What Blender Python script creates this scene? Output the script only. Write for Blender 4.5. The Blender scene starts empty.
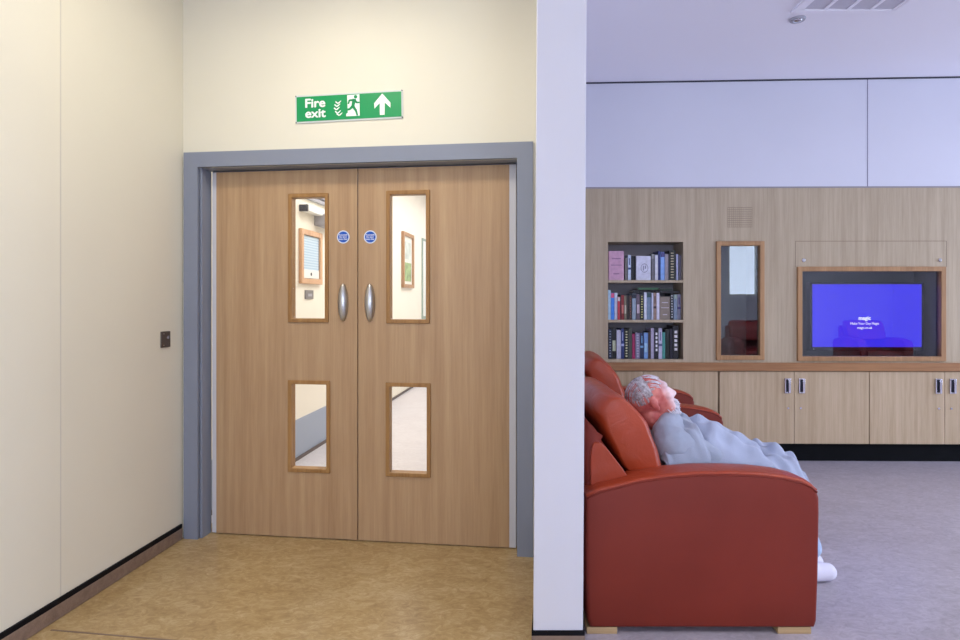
import bpy, bmesh, math, random
from mathutils import Vector, Matrix
random.seed(7)
S = bpy.context.scene
COL = S.collection
F, CZ, HY, CX = 600.0, 1.33, 298.0, 480.0
TH = math.atan(0.124)            # building direction of the door wall

# ------------------------------------------------------------------ helpers
def lin(c):
    def f(v):
        v /= 255.0
        return v/12.92 if v <= .04045 else ((v+.055)/1.055)**2.4
    return (f(c[0]), f(c[1]), f(c[2]), 1)

class MB:
    """collects shapes into one mesh"""
    def __init__(s): s.bm = bmesh.new()
    def box(s, x0, x1, y0, y1, z0, z1, mi=0):
        vs = [s.bm.verts.new(p) for p in ((x0,y0,z0),(x1,y0,z0),(x1,y1,z0),(x0,y1,z0),(x0,y0,z1),(x1,y0,z1),(x1,y1,z1),(x0,y1,z1))]
        for q in ((0,3,2,1),(4,5,6,7),(0,1,5,4),(1,2,6,5),(2,3,7,6),(3,0,4,7)):
            f = s.bm.faces.new([vs[i] for i in q]); f.material_index = mi
        return vs
    def plate(s, x0, x1, z0, z1, holes, y0, y1, mi=0):
        """slab in the xz plane with rectangular holes; front at y0, back at y1"""
        xs = sorted({x0,x1}|{h[0] for h in holes}|{h[1] for h in holes})
        zs = sorted({z0,z1}|{h[2] for h in holes}|{h[3] for h in holes})
        def solid(i, j):
            if i < 0 or j < 0 or i >= len(xs)-1 or j >= len(zs)-1: return False
            cx, cz = (xs[i]+xs[i+1])/2, (zs[j]+zs[j+1])/2
            return not any(h[0] < cx < h[1] and h[2] < cz < h[3] for h in holes)
        V = {}
        def v(i, j, k):
            if (i,j,k) not in V: V[(i,j,k)] = s.bm.verts.new((xs[i], (y0,y1)[k], zs[j]))
            return V[(i,j,k)]
        for i in range(len(xs)-1):
            for j in range(len(zs)-1):
                if not solid(i,j): continue
                fs = [(v(i,j,0),v(i+1,j,0),v(i+1,j+1,0),v(i,j+1,0)), (v(i,j,1),v(i,j+1,1),v(i+1,j+1,1),v(i+1,j,1))]
                if not solid(i-1,j): fs.append((v(i,j,0),v(i,j+1,0),v(i,j+1,1),v(i,j,1)))
                if not solid(i+1,j): fs.append((v(i+1,j,0),v(i+1,j,1),v(i+1,j+1,1),v(i+1,j+1,0)))
                if not solid(i,j-1): fs.append((v(i,j,0),v(i,j,1),v(i+1,j,1),v(i+1,j,0)))
                if not solid(i,j+1): fs.append((v(i,j+1,0),v(i+1,j+1,0),v(i+1,j+1,1),v(i,j+1,1)))
                for q in fs: s.bm.faces.new(q).material_index = mi
    def frame(s, x0, x1, z0, z1, w, y0, y1, mi=0):
        s.plate(x0, x1, z0, z1, [(x0+w, x1-w, z0+w, z1-w)], y0, y1, mi)
    def prism(s, pts, y0, y1, mi=0, axis='y'):
        """pts in xz, extruded in y"""
        A = [s.bm.verts.new((p[0], y0, p[1])) for p in pts]
        B = [s.bm.verts.new((p[0], y1, p[1])) for p in pts]
        n = len(pts)
        s.bm.faces.new(A).material_index = mi
        s.bm.faces.new(B[::-1]).material_index = mi
        for i in range(n):
            s.bm.faces.new((A[(i+1)%n], A[i], B[i], B[(i+1)%n])).material_index = mi
    def loft(s, rings, mi=0, cap=True):
        R = [[s.bm.verts.new(p) for p in r] for r in rings]
        n = len(R[0])
        for a, b in zip(R, R[1:]):
            for i in range(n):
                s.bm.faces.new((a[i], a[(i+1)%n], b[(i+1)%n], b[i])).material_index = mi
        if cap:
            s.bm.faces.new(R[0][::-1]).material_index = mi; s.bm.faces.new(R[-1]).material_index = mi
    def cyl(s, c, r, h, axis='y', n=24, r2=None, mi=0):
        r2 = r if r2 is None else r2
        def P(a, rr, t):
            u, v = rr*math.cos(a), rr*math.sin(a)
            return {'y':(c[0]+u, c[1]+t, c[2]+v), 'z':(c[0]+u, c[1]+v, c[2]+t), 'x':(c[0]+t, c[1]+u, c[2]+v)}[axis]
        s.loft([[P(2*math.pi*i/n, r, 0) for i in range(n)], [P(2*math.pi*i/n, r2, h) for i in range(n)]], mi)
    def ell(s, c, r, rot=None, seg=20, rings=12, mi=0):
        m = Matrix.Translation(c) @ ((rot or Matrix.Identity(3)).to_4x4()) @ Matrix.Diagonal((r[0], r[1], r[2], 1))
        res = bmesh.ops.create_uvsphere(s.bm, u_segments=seg, v_segments=rings, radius=1, matrix=m)
        for v in res['verts']:
            for f in v.link_faces: f.material_index = mi
    def cap(s, a, b, ra, rb, n=14):
        """tapered capsule"""
        a, b = Vector(a), Vector(b); d = b-a; L = d.length
        q = d.normalized().to_track_quat('Z', 'Y').to_matrix()
        rings = []
        for k in range(1, 6):
            t = -math.pi/2 + k*math.pi/12
            rings.append((ra*math.sin(t), ra*math.cos(t)))
        rings.append((0, ra)); rings.append((L, rb))
        for k in range(1, 6):
            t = k*math.pi/12
            rings.append((L+rb*math.sin(t), rb*math.cos(t)))
        s.loft([[tuple(a + q @ Vector((r*math.cos(2*math.pi*i/n), r*math.sin(2*math.pi*i/n), z))) for i in range(n)] for z, r in rings])
    def tube(s, pts, r, n=10):
        P = [Vector(p) for p in pts]; rings = []
        for i, p in enumerate(P):
            t = (P[min(i+1, len(P)-1)] - P[max(i-1, 0)]).normalized()
            q = t.to_track_quat('Z', 'Y').to_matrix()
            rings.append([tuple(p + q @ Vector((r*math.cos(2*math.pi*k/n), r*math.sin(2*math.pi*k/n), 0))) for k in range(n)])
        s.loft(rings)
    def build(s, name, mats, parent=None, smooth=False, bevel=0, seg=2, angle=40, sub=0):
        bmesh.ops.recalc_face_normals(s.bm, faces=s.bm.faces)
        me = bpy.data.meshes.new(name); s.bm.to_mesh(me); s.bm.free()
        for m in (mats if isinstance(mats, (list, tuple)) else [mats]): me.materials.append(m)
        o = bpy.data.objects.new(name, me); COL.objects.link(o)
        if parent: o.parent = parent
        if bevel:
            b = o.modifiers.new('bevel', 'BEVEL'); b.width = bevel; b.segments = seg; b.limit_method = 'ANGLE'; b.angle_limit = math.radians(angle)
            b.harden_normals = False
        if sub:
            m = o.modifiers.new('sub', 'SUBSURF'); m.levels = sub; m.render_levels = sub
        if smooth or bevel:
            for p in me.polygons: p.use_smooth = True
            if not smooth:
                try: me.set_sharp_from_angle(angle=math.radians(35))
                except Exception: pass
        return o

def tag(o, label, cat, group=None):
    o['label'] = label; o['category'] = cat
    if group: o['group'] = group
    return o
def struct(o): o['kind'] = 'structure'; return o
def thing(name, label, cat, loc=(0,0,0), rz=0, group=None):
    o = bpy.data.objects.new(name, None); COL.objects.link(o); o.empty_display_size = .1
    o.location = loc; o.rotation_euler = (0,0,rz)
    return tag(o, label, cat, group)
def copy_tree(o, parent=None):
    c = o.copy(); COL.objects.link(c); c.parent = parent
    for ch in list(o.children): copy_tree(ch, c)
    return c
def bake(o, mods):
    for t, kw in mods:
        m = o.modifiers.new(t, t)
        for k, v in kw.items(): setattr(m, k, v)
    bpy.context.view_layer.update()
    dg = bpy.context.evaluated_depsgraph_get()
    me = bpy.data.meshes.new_from_object(o.evaluated_get(dg))
    o.modifiers.clear(); o.data = me
    for p in me.polygons: p.use_smooth = True
    return o
def text_obj(name, s, size, mat, parent, loc, bold=0.0, align='CENTER', depth=.0008, sx=1.0, spacing=1.0):
    """lettering standing in the xz plane, facing -y"""
    cu = bpy.data.curves.new(name, 'FONT'); cu.body = s; cu.size = size; cu.align_x = align; cu.align_y = 'CENTER'
    cu.extrude = depth; cu.space_line = spacing
    t = bpy.data.objects.new('tmp', cu); COL.objects.link(t)
    bpy.context.view_layer.update()
    me = bpy.data.meshes.new_from_object(t.evaluated_get(bpy.context.evaluated_depsgraph_get()))
    bpy.data.objects.remove(t)
    if bold:                                       # heavier strokes: the same glyphs laid over one another
        bm = bmesh.new()
        for q_, (dx, dy) in enumerate(((-bold,0),(bold,0),(0,bold),(0,-bold),(bold*.7,bold*.7),(-bold*.7,-bold*.7))):
            t_ = me.copy(); t_.transform(Matrix.Translation((dx,dy,depth*.25*q_))); bm.from_mesh(t_); bpy.data.meshes.remove(t_)
        bm.to_mesh(me); bm.free()
    me.transform(Matrix.Diagonal((sx, 1, 1, 1))); me.transform(Matrix.Rotation(math.pi/2, 4, 'X'))
    me.materials.clear(); me.materials.append(mat)
    o = bpy.data.objects.new(name, me); COL.objects.link(o); o.parent = parent; o.location = loc
    return o

# ------------------------------------------------------------------ materials
def nodes(name):
    m = bpy.data.materials.new(name); m.use_nodes = True
    nt = m.node_tree; b = nt.nodes['Principled BSDF']
    return m, nt, b
def N(nt, t, **kw):
    n = nt.nodes.new(t)
    for k, v in kw.items():
        if k in n.inputs.keys(): n.inputs[k].default_value = v
        else: setattr(n, k, v)
    return n
def coords(nt, scale=(1,1,1), src='Object'):
    tc = N(nt, 'ShaderNodeTexCoord'); mp = N(nt, 'ShaderNodeMapping'); mp.inputs['Scale'].default_value = scale
    nt.links.new(tc.outputs[src], mp.inputs['Vector']); return mp.outputs['Vector']
def ramp(nt, fac, stops):
    r = N(nt, 'ShaderNodeValToRGB'); e = r.color_ramp.elements
    while len(e) < len(stops): e.new(.5)
    for q, (p, c) in zip(e, stops): q.position = p; q.color = c
    nt.links.new(fac, r.inputs['Fac']); return r.outputs['Color']
def bump(nt, b, h, strength=.1, dist=.01):
    n = N(nt, 'ShaderNodeBump'); n.inputs['Strength'].default_value = strength; n.inputs['Distance'].default_value = dist
    nt.links.new(h, n.inputs['Height']); nt.links.new(n.outputs['Normal'], b.inputs['Normal'])
def plain(name, c, rough=.5, metal=0, spec=.5, noise=0.0, nscale=8, bmp=0, bscale=200):
    m, nt, b = nodes(name)
    b.inputs['Base Color'].default_value = lin(c); b.inputs['Roughness'].default_value = rough; b.inputs['Metallic'].default_value = metal
    b.inputs['Specular IOR Level'].default_value = spec
    if noise:
        n = N(nt, 'ShaderNodeTexNoise', Scale=nscale, Detail=5.0); nt.links.new(coords(nt), n.inputs['Vector'])
        a = tuple(max(0, v*(1-noise)) for v in c); z = tuple(min(255, v*(1+noise)) for v in c)
        nt.links.new(ramp(nt, n.outputs['Fac'], [(.3, lin(a)), (.7, lin(z))]), b.inputs['Base Color'])
    if bmp:
        n = N(nt, 'ShaderNodeTexNoise', Scale=bscale, Detail=3.0); nt.links.new(coords(nt), n.inputs['Vector'])
        bump(nt, b, n.outputs['Fac'], bmp, .002)
    return m
def wood(name, dark, light, grain='z', rough=.42, contrast=1.0, scale=1.0, spec=.4):
    """fine straight-grained veneer; grain along the given axis"""
    m, nt, b = nodes(name)
    k = {'z': (1,1,.035), 'x': (.035,1,1), 'y': (1,.035,1)}[grain]
    v = coords(nt, tuple(q*scale for q in k))
    n1 = N(nt, 'ShaderNodeTexNoise', Scale=150.0, Detail=4.0, Roughness=.65); nt.links.new(v, n1.inputs['Vector'])
    n2 = N(nt, 'ShaderNodeTexNoise', Scale=14.0, Detail=3.0, Distortion=.6); nt.links.new(v, n2.inputs['Vector'])
    n3 = N(nt, 'ShaderNodeTexNoise', Scale=38.0, Detail=2.0); nt.links.new(v, n3.inputs['Vector'])
    a = N(nt, 'ShaderNodeMath', operation='ADD'); nt.links.new(n1.outputs['Fac'], a.inputs[0]); nt.links.new(n2.outputs['Fac'], a.inputs[1])
    a2 = N(nt, 'ShaderNodeMath', operation='ADD'); nt.links.new(a.outputs[0], a2.inputs[0]); nt.links.new(n3.outputs['Fac'], a2.inputs[1])
    a3 = N(nt, 'ShaderNodeMath', operation='MULTIPLY'); nt.links.new(a2.outputs[0], a3.inputs[0]); a3.inputs[1].default_value = 1/3
    h = .13/contrast
    nt.links.new(ramp(nt, a3.outputs[0], [(.5-h, lin(dark)), (.5+h, lin(light))]), b.inputs['Base Color'])
    b.inputs['Roughness'].default_value = rough; b.inputs['Specular IOR Level'].default_value = spec
    bump(nt, b, n1.outputs['Fac'], .06, .001)
    return m
def lino(name, cols, rough, spec=.5):
    m, nt, b = nodes(name)
    v = coords(nt, (1,1.6,1))
    n1 = N(nt, 'ShaderNodeTexNoise', Scale=2.2, Detail=6.0, Roughness=.6, Distortion=1.2); nt.links.new(v, n1.inputs['Vector'])
    n2 = N(nt, 'ShaderNodeTexNoise', Scale=16.0, Detail=8.0, Roughness=.75, Distortion=1.6); nt.links.new(v, n2.inputs['Vector'])
    a = N(nt, 'ShaderNodeMath', operation='MULTIPLY_ADD'); nt.links.new(n2.outputs['Fac'], a.inputs[0]); a.inputs[1].default_value = .75
    s = N(nt, 'ShaderNodeMath', operation='MULTIPLY'); nt.links.new(n1.outputs['Fac'], s.inputs[0]); s.inputs[1].default_value = .3
    nt.links.new(s.outputs[0], a.inputs[2])
    nt.links.new(ramp(nt, a.outputs[0], [(.36, lin(cols[0])), (.52, lin(cols[1])), (.68, lin(cols[2]))]), b.inputs['Base Color'])
    r = N(nt, 'ShaderNodeMapRange'); nt.links.new(n1.outputs['Fac'], r.inputs['Value'])
    r.inputs['To Min'].default_value = rough-.06; r.inputs['To Max'].default_value = rough+.08
    nt.links.new(r.outputs[0], b.inputs['Roughness']); b.inputs['Specular IOR Level'].default_value = spec
    bump(nt, b, n2.outputs['Fac'], .04, .002)
    return m
def leather(name, dark, light, rough=.38, bm=.35, spec=.45):
    m, nt, b = nodes(name)
    v = coords(nt)
    n1 = N(nt, 'ShaderNodeTexNoise', Scale=3.0, Detail=5.0); nt.links.new(v, n1.inputs['Vector'])
    nt.links.new(ramp(nt, n1.outputs['Fac'], [(.3, lin(dark)), (.7, lin(light))]), b.inputs['Base Color'])
    vo = N(nt, 'ShaderNodeTexVoronoi', Scale=320.0); nt.links.new(v, vo.inputs['Vector'])
    n2 = N(nt, 'ShaderNodeTexNoise', Scale=9.0, Detail=4.0, Distortion=1.5); nt.links.new(v, n2.inputs['Vector'])
    a = N(nt, 'ShaderNodeMath', operation='MULTIPLY_ADD'); nt.links.new(vo.outputs['Distance'], a.inputs[0]); a.inputs[1].default_value = .05
    nt.links.new(n2.outputs['Fac'], a.inputs[2])
    bump(nt, b, a.outputs[0], bm, .012)
    b.inputs['Roughness'].default_value = rough; b.inputs['Specular IOR Level'].default_value = spec
    return m
def emis(name, c, s):
    m, nt, b = nodes(name); b.inputs['Base Color'].default_value = (0,0,0,1)
    b.inputs['Emission Color'].default_value = lin(c); b.inputs['Emission Strength'].default_value = s; return m
def glass(name, refl=.1, tint=(1,1,1,1)):
    m, nt, b = nodes(name); nt.nodes.remove(b)
    tr = N(nt, 'ShaderNodeBsdfTransparent'); tr.inputs['Color'].default_value = tint
    gl = N(nt, 'ShaderNodeBsdfGlossy'); gl.inputs['Roughness'].default_value = .0
    mx = N(nt, 'ShaderNodeMixShader'); mx.inputs['Fac'].default_value = refl
    nt.links.new(tr.outputs[0], mx.inputs[1]); nt.links.new(gl.outputs[0], mx.inputs[2])
    nt.links.new(mx.outputs[0], nt.nodes['Material Output'].inputs['Surface']); return m

M = {}
M['cream'] = plain('cream_paint', (224,220,204), .55, spec=.35, noise=.012, nscale=1.2)
M['white'] = plain('white_paint', (214,214,224), .6, spec=.3, noise=.01, nscale=1.5)
M['ceil'] = plain('ceiling_paint', (242,240,248), .8, spec=.2)
M['corr'] = plain('corridor_paint', (240,235,222), .6, spec=.3)
M['dado'] = plain('pale_blue_cladding', (150,162,184), .45)
M['beech'] = wood('beech_veneer', (166,132,98), (192,161,124), 'z', contrast=.8)
M['lip'] = wood('hardwood_lipping', (142,102,56), (174,132,80), 'z', scale=1.3)
M['lounge_wood'] = wood('maple_veneer', (166,148,122), (190,173,146), 'z', contrast=1.0, rough=.5)
M['cab_wood'] = wood('cabinet_veneer', (174,150,118), (200,177,146), 'z', contrast=1.0, rough=.5)
M['worktop'] = wood('worktop_wood', (142,97,60), (178,131,88), 'x', rough=.4)
M['oak_frame'] = wood('oak_frame', (150,110,72), (184,142,98), 'z', scale=1.2)
M['foot'] = wood('pale_foot_wood', (170,140,100), (200,170,126), 'x')
M['greypaint'] = plain('grey_frame_paint', (132,139,156), .35, spec=.5)
M['pale'] = plain('pale_door_edge', (205,205,212), .4)
M['lino_tan'] = lino('tan_linoleum', ((146,118,76), (174,148,104), (198,178,140)), .3, .5)
M['lino_grey'] = lino('grey_linoleum', ((150,142,148), (172,164,172), (192,184,192)), .3, .5)
M['lino_corr'] = lino('corridor_linoleum', ((196,192,200), (210,207,214), (224,222,228)), .3)
M['cove'] = wood('brown_skirting', (116,96,84), (142,122,108), 'x', rough=.45)
M['blackstrip'] = plain('black_strip', (14,14,20), .6, spec=.15)
M['black'] = plain('black_kick', (7,8,12), .7, spec=.12)
M['joint'] = plain('joint_shadow', (60,60,72), .8)
M['softjoint'] = plain('panel_joint', (120,118,140), .8)
M['slot'] = plain('slot_shadow', (128,110,92), .8)
M['paintjoint'] = plain('paint_joint', (206,202,190), .7)
M['woodjoint'] = plain('wood_joint', (96,76,60), .8)
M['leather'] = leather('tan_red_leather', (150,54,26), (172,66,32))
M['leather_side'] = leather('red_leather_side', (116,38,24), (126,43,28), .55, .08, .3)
M['leather_dark'] = leather('burgundy_leather', (120,28,30), (150,36,38))
M['steel'] = plain('brushed_steel', (190,188,186), .28, metal=1)
M['chrome'] = plain('chrome', (215,215,222), .12, metal=1)
M['darkmetal'] = plain('bronze_plate', (98,88,84), .4, metal=.6)
M['green'] = plain('sign_green', (0,148,84), .35)
M['signwhite'] = plain('sign_white', (240,244,242), .35)
M['acrylic'] = plain('sign_backing', (208,216,214), .25)
M['blue'] = plain('sticker_blue', (10,84,190), .4)
M['stickwhite'] = plain('sticker_white', (214,222,238), .4)
M['niche'] = plain('niche_grey', (152,146,150), .7)
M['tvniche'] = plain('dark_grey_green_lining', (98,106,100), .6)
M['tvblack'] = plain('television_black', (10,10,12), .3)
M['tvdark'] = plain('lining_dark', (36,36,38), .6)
M['screen'] = emis('television_blue', (56,42,246), 1.35)
M['screentext'] = emis('television_text', (235,235,255), 1.6)
M['glass'] = glass('door_glass', .04)
M['vglass'] = glass('cabinet_glass', .10, (.85,.87,.87,1))
M['vent'] = plain('vent_grey', (168,168,178), .6)
M['lamp'] = emis('lamp_lens', (255,250,240), 3.0)
M['warmlamp'] = emis('warm_lamp_lens', (255,232,196), 6.0)
M['sky'] = None

# ------------------------------------------------------------------ camera
cam = bpy.data.cameras.new('camera'); co = bpy.data.objects.new('camera', cam); COL.objects.link(co)
cam.sensor_width = 36; cam.lens = 22.5; cam.shift_y = -22/960
co.location = (0,0,CZ); co.rotation_euler = (math.pi/2,0,0); S.camera = co
cam.clip_start = .05

# frames of reference
C0 = Vector((-1.65, 3.335, 0))                    # corner of left wall and door wall
U = Vector((math.cos(TH), -math.sin(TH), 0)); V = Vector((math.sin(TH), math.cos(TH), 0))
def ds(px, t):                                    # position along the door wall seen at px, at recess t
    a = (px-CX)/F
    return (a*(C0.y+t*V.y) - C0.x - t*V.x) / (U.x - a*U.y)
def dz(px, py, t):
    s = ds(px, t); d = C0.y + s*U.y + t*V.y
    return CZ - (py-HY)/F*d
def doorframe(o): o.location = C0; o.rotation_euler = (0,0,-TH); return o
CEIL = 3.12
# ------------------------------------------------------------------ room shell
# door wall (local: x along wall, y depth, z up)
FT = -.02; LT = .07
xl, xr = ds(183.5, FT), ds(533, FT)
fz = dz(183.5, 152.5, FT)
ix0, ix1, iz = ds(209.5, LT), ds(517.5, LT), dz(360, 167, LT)
b = MB(); b.plate(-.12, 1.99, 0, CEIL, [(ix0-.03, ix1+.03, 0, iz+.03)], 0, .14)
struct(doorframe(b.build('wall_door', M['cream'])))
# left wall
b = MB(); b.box(-.12, 0, -6.4, 0, 0, CEIL)
wl = struct(doorframe(b.build('wall_left', M['cream'])))
b = MB()
tj = -(C0-Vector((-.0,0,0))).length
def left_t(px):                                   # distance t along the left wall (negative towards camera) seen at px
    a = (px-CX)/F
    return (a*C0.y - C0.x) / (V.x - a*V.y)
tj = left_t(60.5)
b.box(-.001, .0012, tj-.0025, tj+.0025, .085, CEIL-.002)
struct(doorframe(b.build('trim_1', M['paintjoint'])))
b = MB(); b.box(0, .012, -6.4, -.022, 0, .061)
struct(doorframe(b.build('baseboard_left', M['cove'], bevel=.004)))
b = MB(); b.box(0, .009, -6.4, -.022, .061, .083)
struct(doorframe(b.build('baseboard_left_strip', M['blackstrip'])))
# partition ending in the white pillar
px0, px1 = (533-CX)/F*2.26, (583-CX)/F*2.26
b = MB(); bm = b.bm
k = .124
outline = [(px0, 2.26), (px1, 2.26), (.408, 3.3), (.60, 5.05), (px0+k*2.79, 5.05), (px0+k*1.04, 3.3)]
A = [bm.verts.new((x, y, .0)) for x, y in outline]
B = [bm.verts.new((x+(.018 if y < 2.3 else 0), y, CEIL)) for x, y in outline]
bm.faces.new(A); bm.faces.new(B[::-1])
for i in range(6): bm.faces.new((A[i], A[(i+1)%6], B[(i+1)%6], B[i]))
struct(b.build('wall_partition', M['white'], bevel=.003))
b = MB()
e = .006
vs = b.box(px0-e, px1+e, 2.26-e, 2.3, .061, .079)
vs[2].co.x += .014; vs[3].co.x += k*.84; vs[6].co.x += .014; vs[7].co.x += k*.84
for i in (2,3,6,7): vs[i].co.y = 3.1
struct(b.build('baseboard_partition_strip', M['blackstrip']))
b = MB()
vs = b.box(px0-e, px1+e, 2.26-e, 2.3, 0, .061)
for i in (2,6): vs[i].co.x += .014
for i in (3,7): vs[i].co.x += k*.84
for i in (2,3,6,7): vs[i].co.y = 3.1
struct(b.build('baseboard_partition', M['cove']))

# far wall frame: rotated 0.9 degrees
TF = math.radians(.9); D0 = 4.87
UF = Vector((math.cos(TF), -math.sin(TF), 0)); VF = Vector((math.sin(TF), math.cos(TF), 0))
PF = Vector((0, 4.9, 0))                          # front plane at x = 0
def fs(px, t=0):
    a = (px-CX)/F
    return (a*(PF.y+t*VF.y) - PF.x - t*VF.x) / (UF.x - a*UF.y)
def fzz(py, px=760, t=0):
    s = fs(px, t); d = PF.y + s*UF.y + t*VF.y
    return CZ - (py-HY)/F*d
def far(o, s=0, z=0, t=0): o.location = PF + UF*s + VF*t + Vector((0,0,z)); o.rotation_euler = (0,0,-TF); return o

XR = 8.4; YB = -3.0
zt, zwt, zwb, zdb = fzz(186.7), fzz(362.5), fzz(370.8), fzz(443.8)
# openings
BK = (fs(608), fs(683.2), fzz(359.5), fzz(241.8))
NG = (fs(718), fs(761.5), fzz(359), fzz(243.5))
TV = (fs(799), fs(942.5), fzz(360), fzz(269))
b = MB(); b.plate(.6, XR+.1, zwt, zt, [BK, NG, TV], 0, .02)
struct(far(b.build('wall_back', M['lounge_wood'])))
b = MB(); b.box(.6, XR+.1, .0, .15, zt, CEIL+.08)
struct(far(b.build('wall_back_upper', M['white'])))
b = MB(); b.box(.6, XR+.1, .36, .5, 0, zt)
struct(far(b.build('wall_back_core', M['white'])))
# joints in the far wall
b = MB(); b.box(fs(867.5)-.003, fs(867.5)+.003, -.0015, .002, zt, CEIL+.03)
struct(far(b.build('trim_2', M['softjoint'])))
zc0, zc1 = CZ+(HY-82.4)/F*(PF.y-.855*math.sin(TF)), CZ+(HY-76.4)/F*(PF.y-3.9*math.sin(TF))
def zceil(x): return zc0 + (zc1-zc0)*(x-.855)/(3.88-.855)
b = MB()
vs = b.box(.6, XR, -.004, .003, 0, .012)
for v in vs: v.co.z += zceil(v.co.x)-.013
struct(far(b.build('trim_3', M['joint'])))
b = MB()
for px in (795.5, 946.5): b.box(fs(px)-.0012, fs(px)+.0012, -.0008, .001, fzz(267), fzz(241.3))
z = fzz(241.3); b.box(fs(795.5), fs(946.5), -.0012, .001, z-.0014, z+.0014)
struct(far(b.build('trim_4', M['woodjoint'])))
b = MB(); b.box(.6, XR, -.004, .01, zt-.012, zt)
struct(far(b.build('trim_5', M['niche'])))
# engraved grille
b = MB()
gx0, gx1, gz0, gz1 = fs(727.5), fs(752), fzz(227), fzz(207.5)
for i in range(10):
    z = gz0+(gz1-gz0)*i/9; b.box(gx0, gx1, -.0012, .001, z-.0013, z+.0013)
for i in range(13):
    x = gx0+(gx1-gx0)*i/12; b.box(x-.0006, x+.0006, -.0012, .001, gz0, gz1)
g = thing('ventilation_grille', 'small square slotted ventilation grille in the pale wood panelling above the narrow glazed niche', 'grille')
far(g, (gx0+gx1)/2, gz0)
o = b.build('slots', M['slot'], g); o.location = (-(gx0+gx1)/2, 0, -gz0)
b = MB(); b.box(gx0-.004, gx1+.004, -.0006, .001, gz0-.004, gz1+.004)
o = b.build('grille_panel', M['lounge_wood'], g); o.location = (-(gx0+gx1)/2, 0, -gz0)

# floors, ceilings
def poly(name, pts, z, m, thick, faceup=True):
    b = MB(); bm = b.bm
    A = [bm.verts.new((x, y, z if not callable(z) else z(x,y))) for x, y in pts]
    B = [bm.verts.new((v.co.x, v.co.y, v.co.z+thick)) for v in A]
    n = len(A); bm.faces.new(A); bm.faces.new(B[::-1])
    for i in range(n): bm.faces.new((A[i], A[(i+1)%n], B[(i+1)%n], B[i]))
    return struct(b.build(name, m))
xpart = (px0+px1)/2
xL = lambda y: C0.x + (y-C0.y)*.124
split = [(xpart+k*2.9, 5.15), (xpart, 2.3), (.5, 1.9), (.5, YB-.2)]
poly('floor', [(xL(YB)-.3, YB-.2), (.5, YB-.2), (.5, 1.9), (xpart, 2.3), (xpart+k*1.15, 3.4), (xL(3.48)-.15, 3.56)], 0, M['lino_tan'], -.1)
poly('floor_lounge', [(.5, YB-.2), (XR+.2, YB-.2), (XR+.2, 5.4), (xpart+k*3.1, 5.4), (xpart, 2.3), (.5, 1.9)], 0, M['lino_grey'], -.1)
poly('floor_corridor', [(xL(3.48)-.15, 3.56), (xpart+k*1.15, 3.4), (xpart+k*12, 14), (xL(14)-.3, 14)], 0, M['lino_corr'], -.1)
poly('ceiling', [(xL(YB)-.3, YB-.2), (.4, YB-.2), (.4, 2.3), (xpart+k*1.3, 3.5), (xL(3.5)-.15, 3.5)], CEIL, M['ceil'], .12)
poly('ceiling_lounge', [(.4, YB-.2), (XR+.2, YB-.2), (XR+.2, 5.3), (.55, 5.3), (.4, 2.3)], lambda x, y: zceil(x), M['ceil'], .12)
poly('ceiling_corridor', [(xL(3.5)-.15, 3.5), (xpart+k*1.3, 3.5), (xpart+k*12, 14), (xL(14)-.3, 14)], 3.0, M['ceil'], .1)
# floor seam in front of the camera, left
a0 = Vector(((51-CX)/F*2.403, 2.403, 0)); a1 = Vector((-.9, 2.29, 0)); dv = (a1-a0).normalized(); nv = Vector((-dv.y, dv.x, 0))
b = MB(); bm = b.bm
a2 = a0 + dv*1.5
q = [a0-nv*.004, a2-nv*.004, a2+nv*.004, a0+nv*.004]
A = [bm.verts.new((p.x,p.y,.0)) for p in q]; B = [bm.verts.new((p.x,p.y,.0015)) for p in q]
bm.faces.new(A); bm.faces.new(B[::-1])
for i in range(4): bm.faces.new((A[i],A[(i+1)%4],B[(i+1)%4],B[i]))
struct(b.build('trim_6', M['cove']))

# right wall with windows, rear wall with windows
def wall_y(name, y0, y1, holes, m):               # wall in the xz plane
    b = MB(); b.plate(-2.9, XR+.2, 0, CEIL+.02, holes, y0, y1); return struct(b.build(name, m))
RW = [(-2.0,-.6,.85,2.55), (.7,2.2,.85,2.55), (4.98,5.86,1.36,2.62)]
wall_y('wall_rear', YB, YB-.2, RW, M['white'])
b = MB(); b.plate(YB-.2, 5.2, 0, CEIL+.02, [(.9,2.5,.5,2.6), (2.9,4.5,.5,2.6)], 0, -.2)
o = struct(b.build('wall_right', M['white'])); o.rotation_euler = (0,0,math.pi/2); o.location = (XR,0,0)
wn = 0
def window(x0, x1, z0, z1, base, rz):
    global wn; wn += 1
    t = bpy.data.objects.new('window_%d' % wn, None); COL.objects.link(t); t['kind'] = 'structure'
    t.location = base; t.rotation_euler = (0,0,rz)
    b = MB(); b.frame(x0, x1, z0, z1, .05, -.02, -.12)
    if x1-x0 < 1: b.box(x1-.28, x1-.25, -.1, -.05, z0, z1)
    b.build('window_frame', M['signwhite'], t)
    b = MB(); b.box(x0+.05, x1-.05, -.07, -.074, z0+.05, z1-.05); b.build('pane', M['glass'], t)
for h in RW: window(*h, (0,YB,0), 0)
for h in ((.9,2.5,.5,2.6), (2.9,4.5,.5,2.6)): window(*h, (XR,0,0), math.pi/2)

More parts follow.
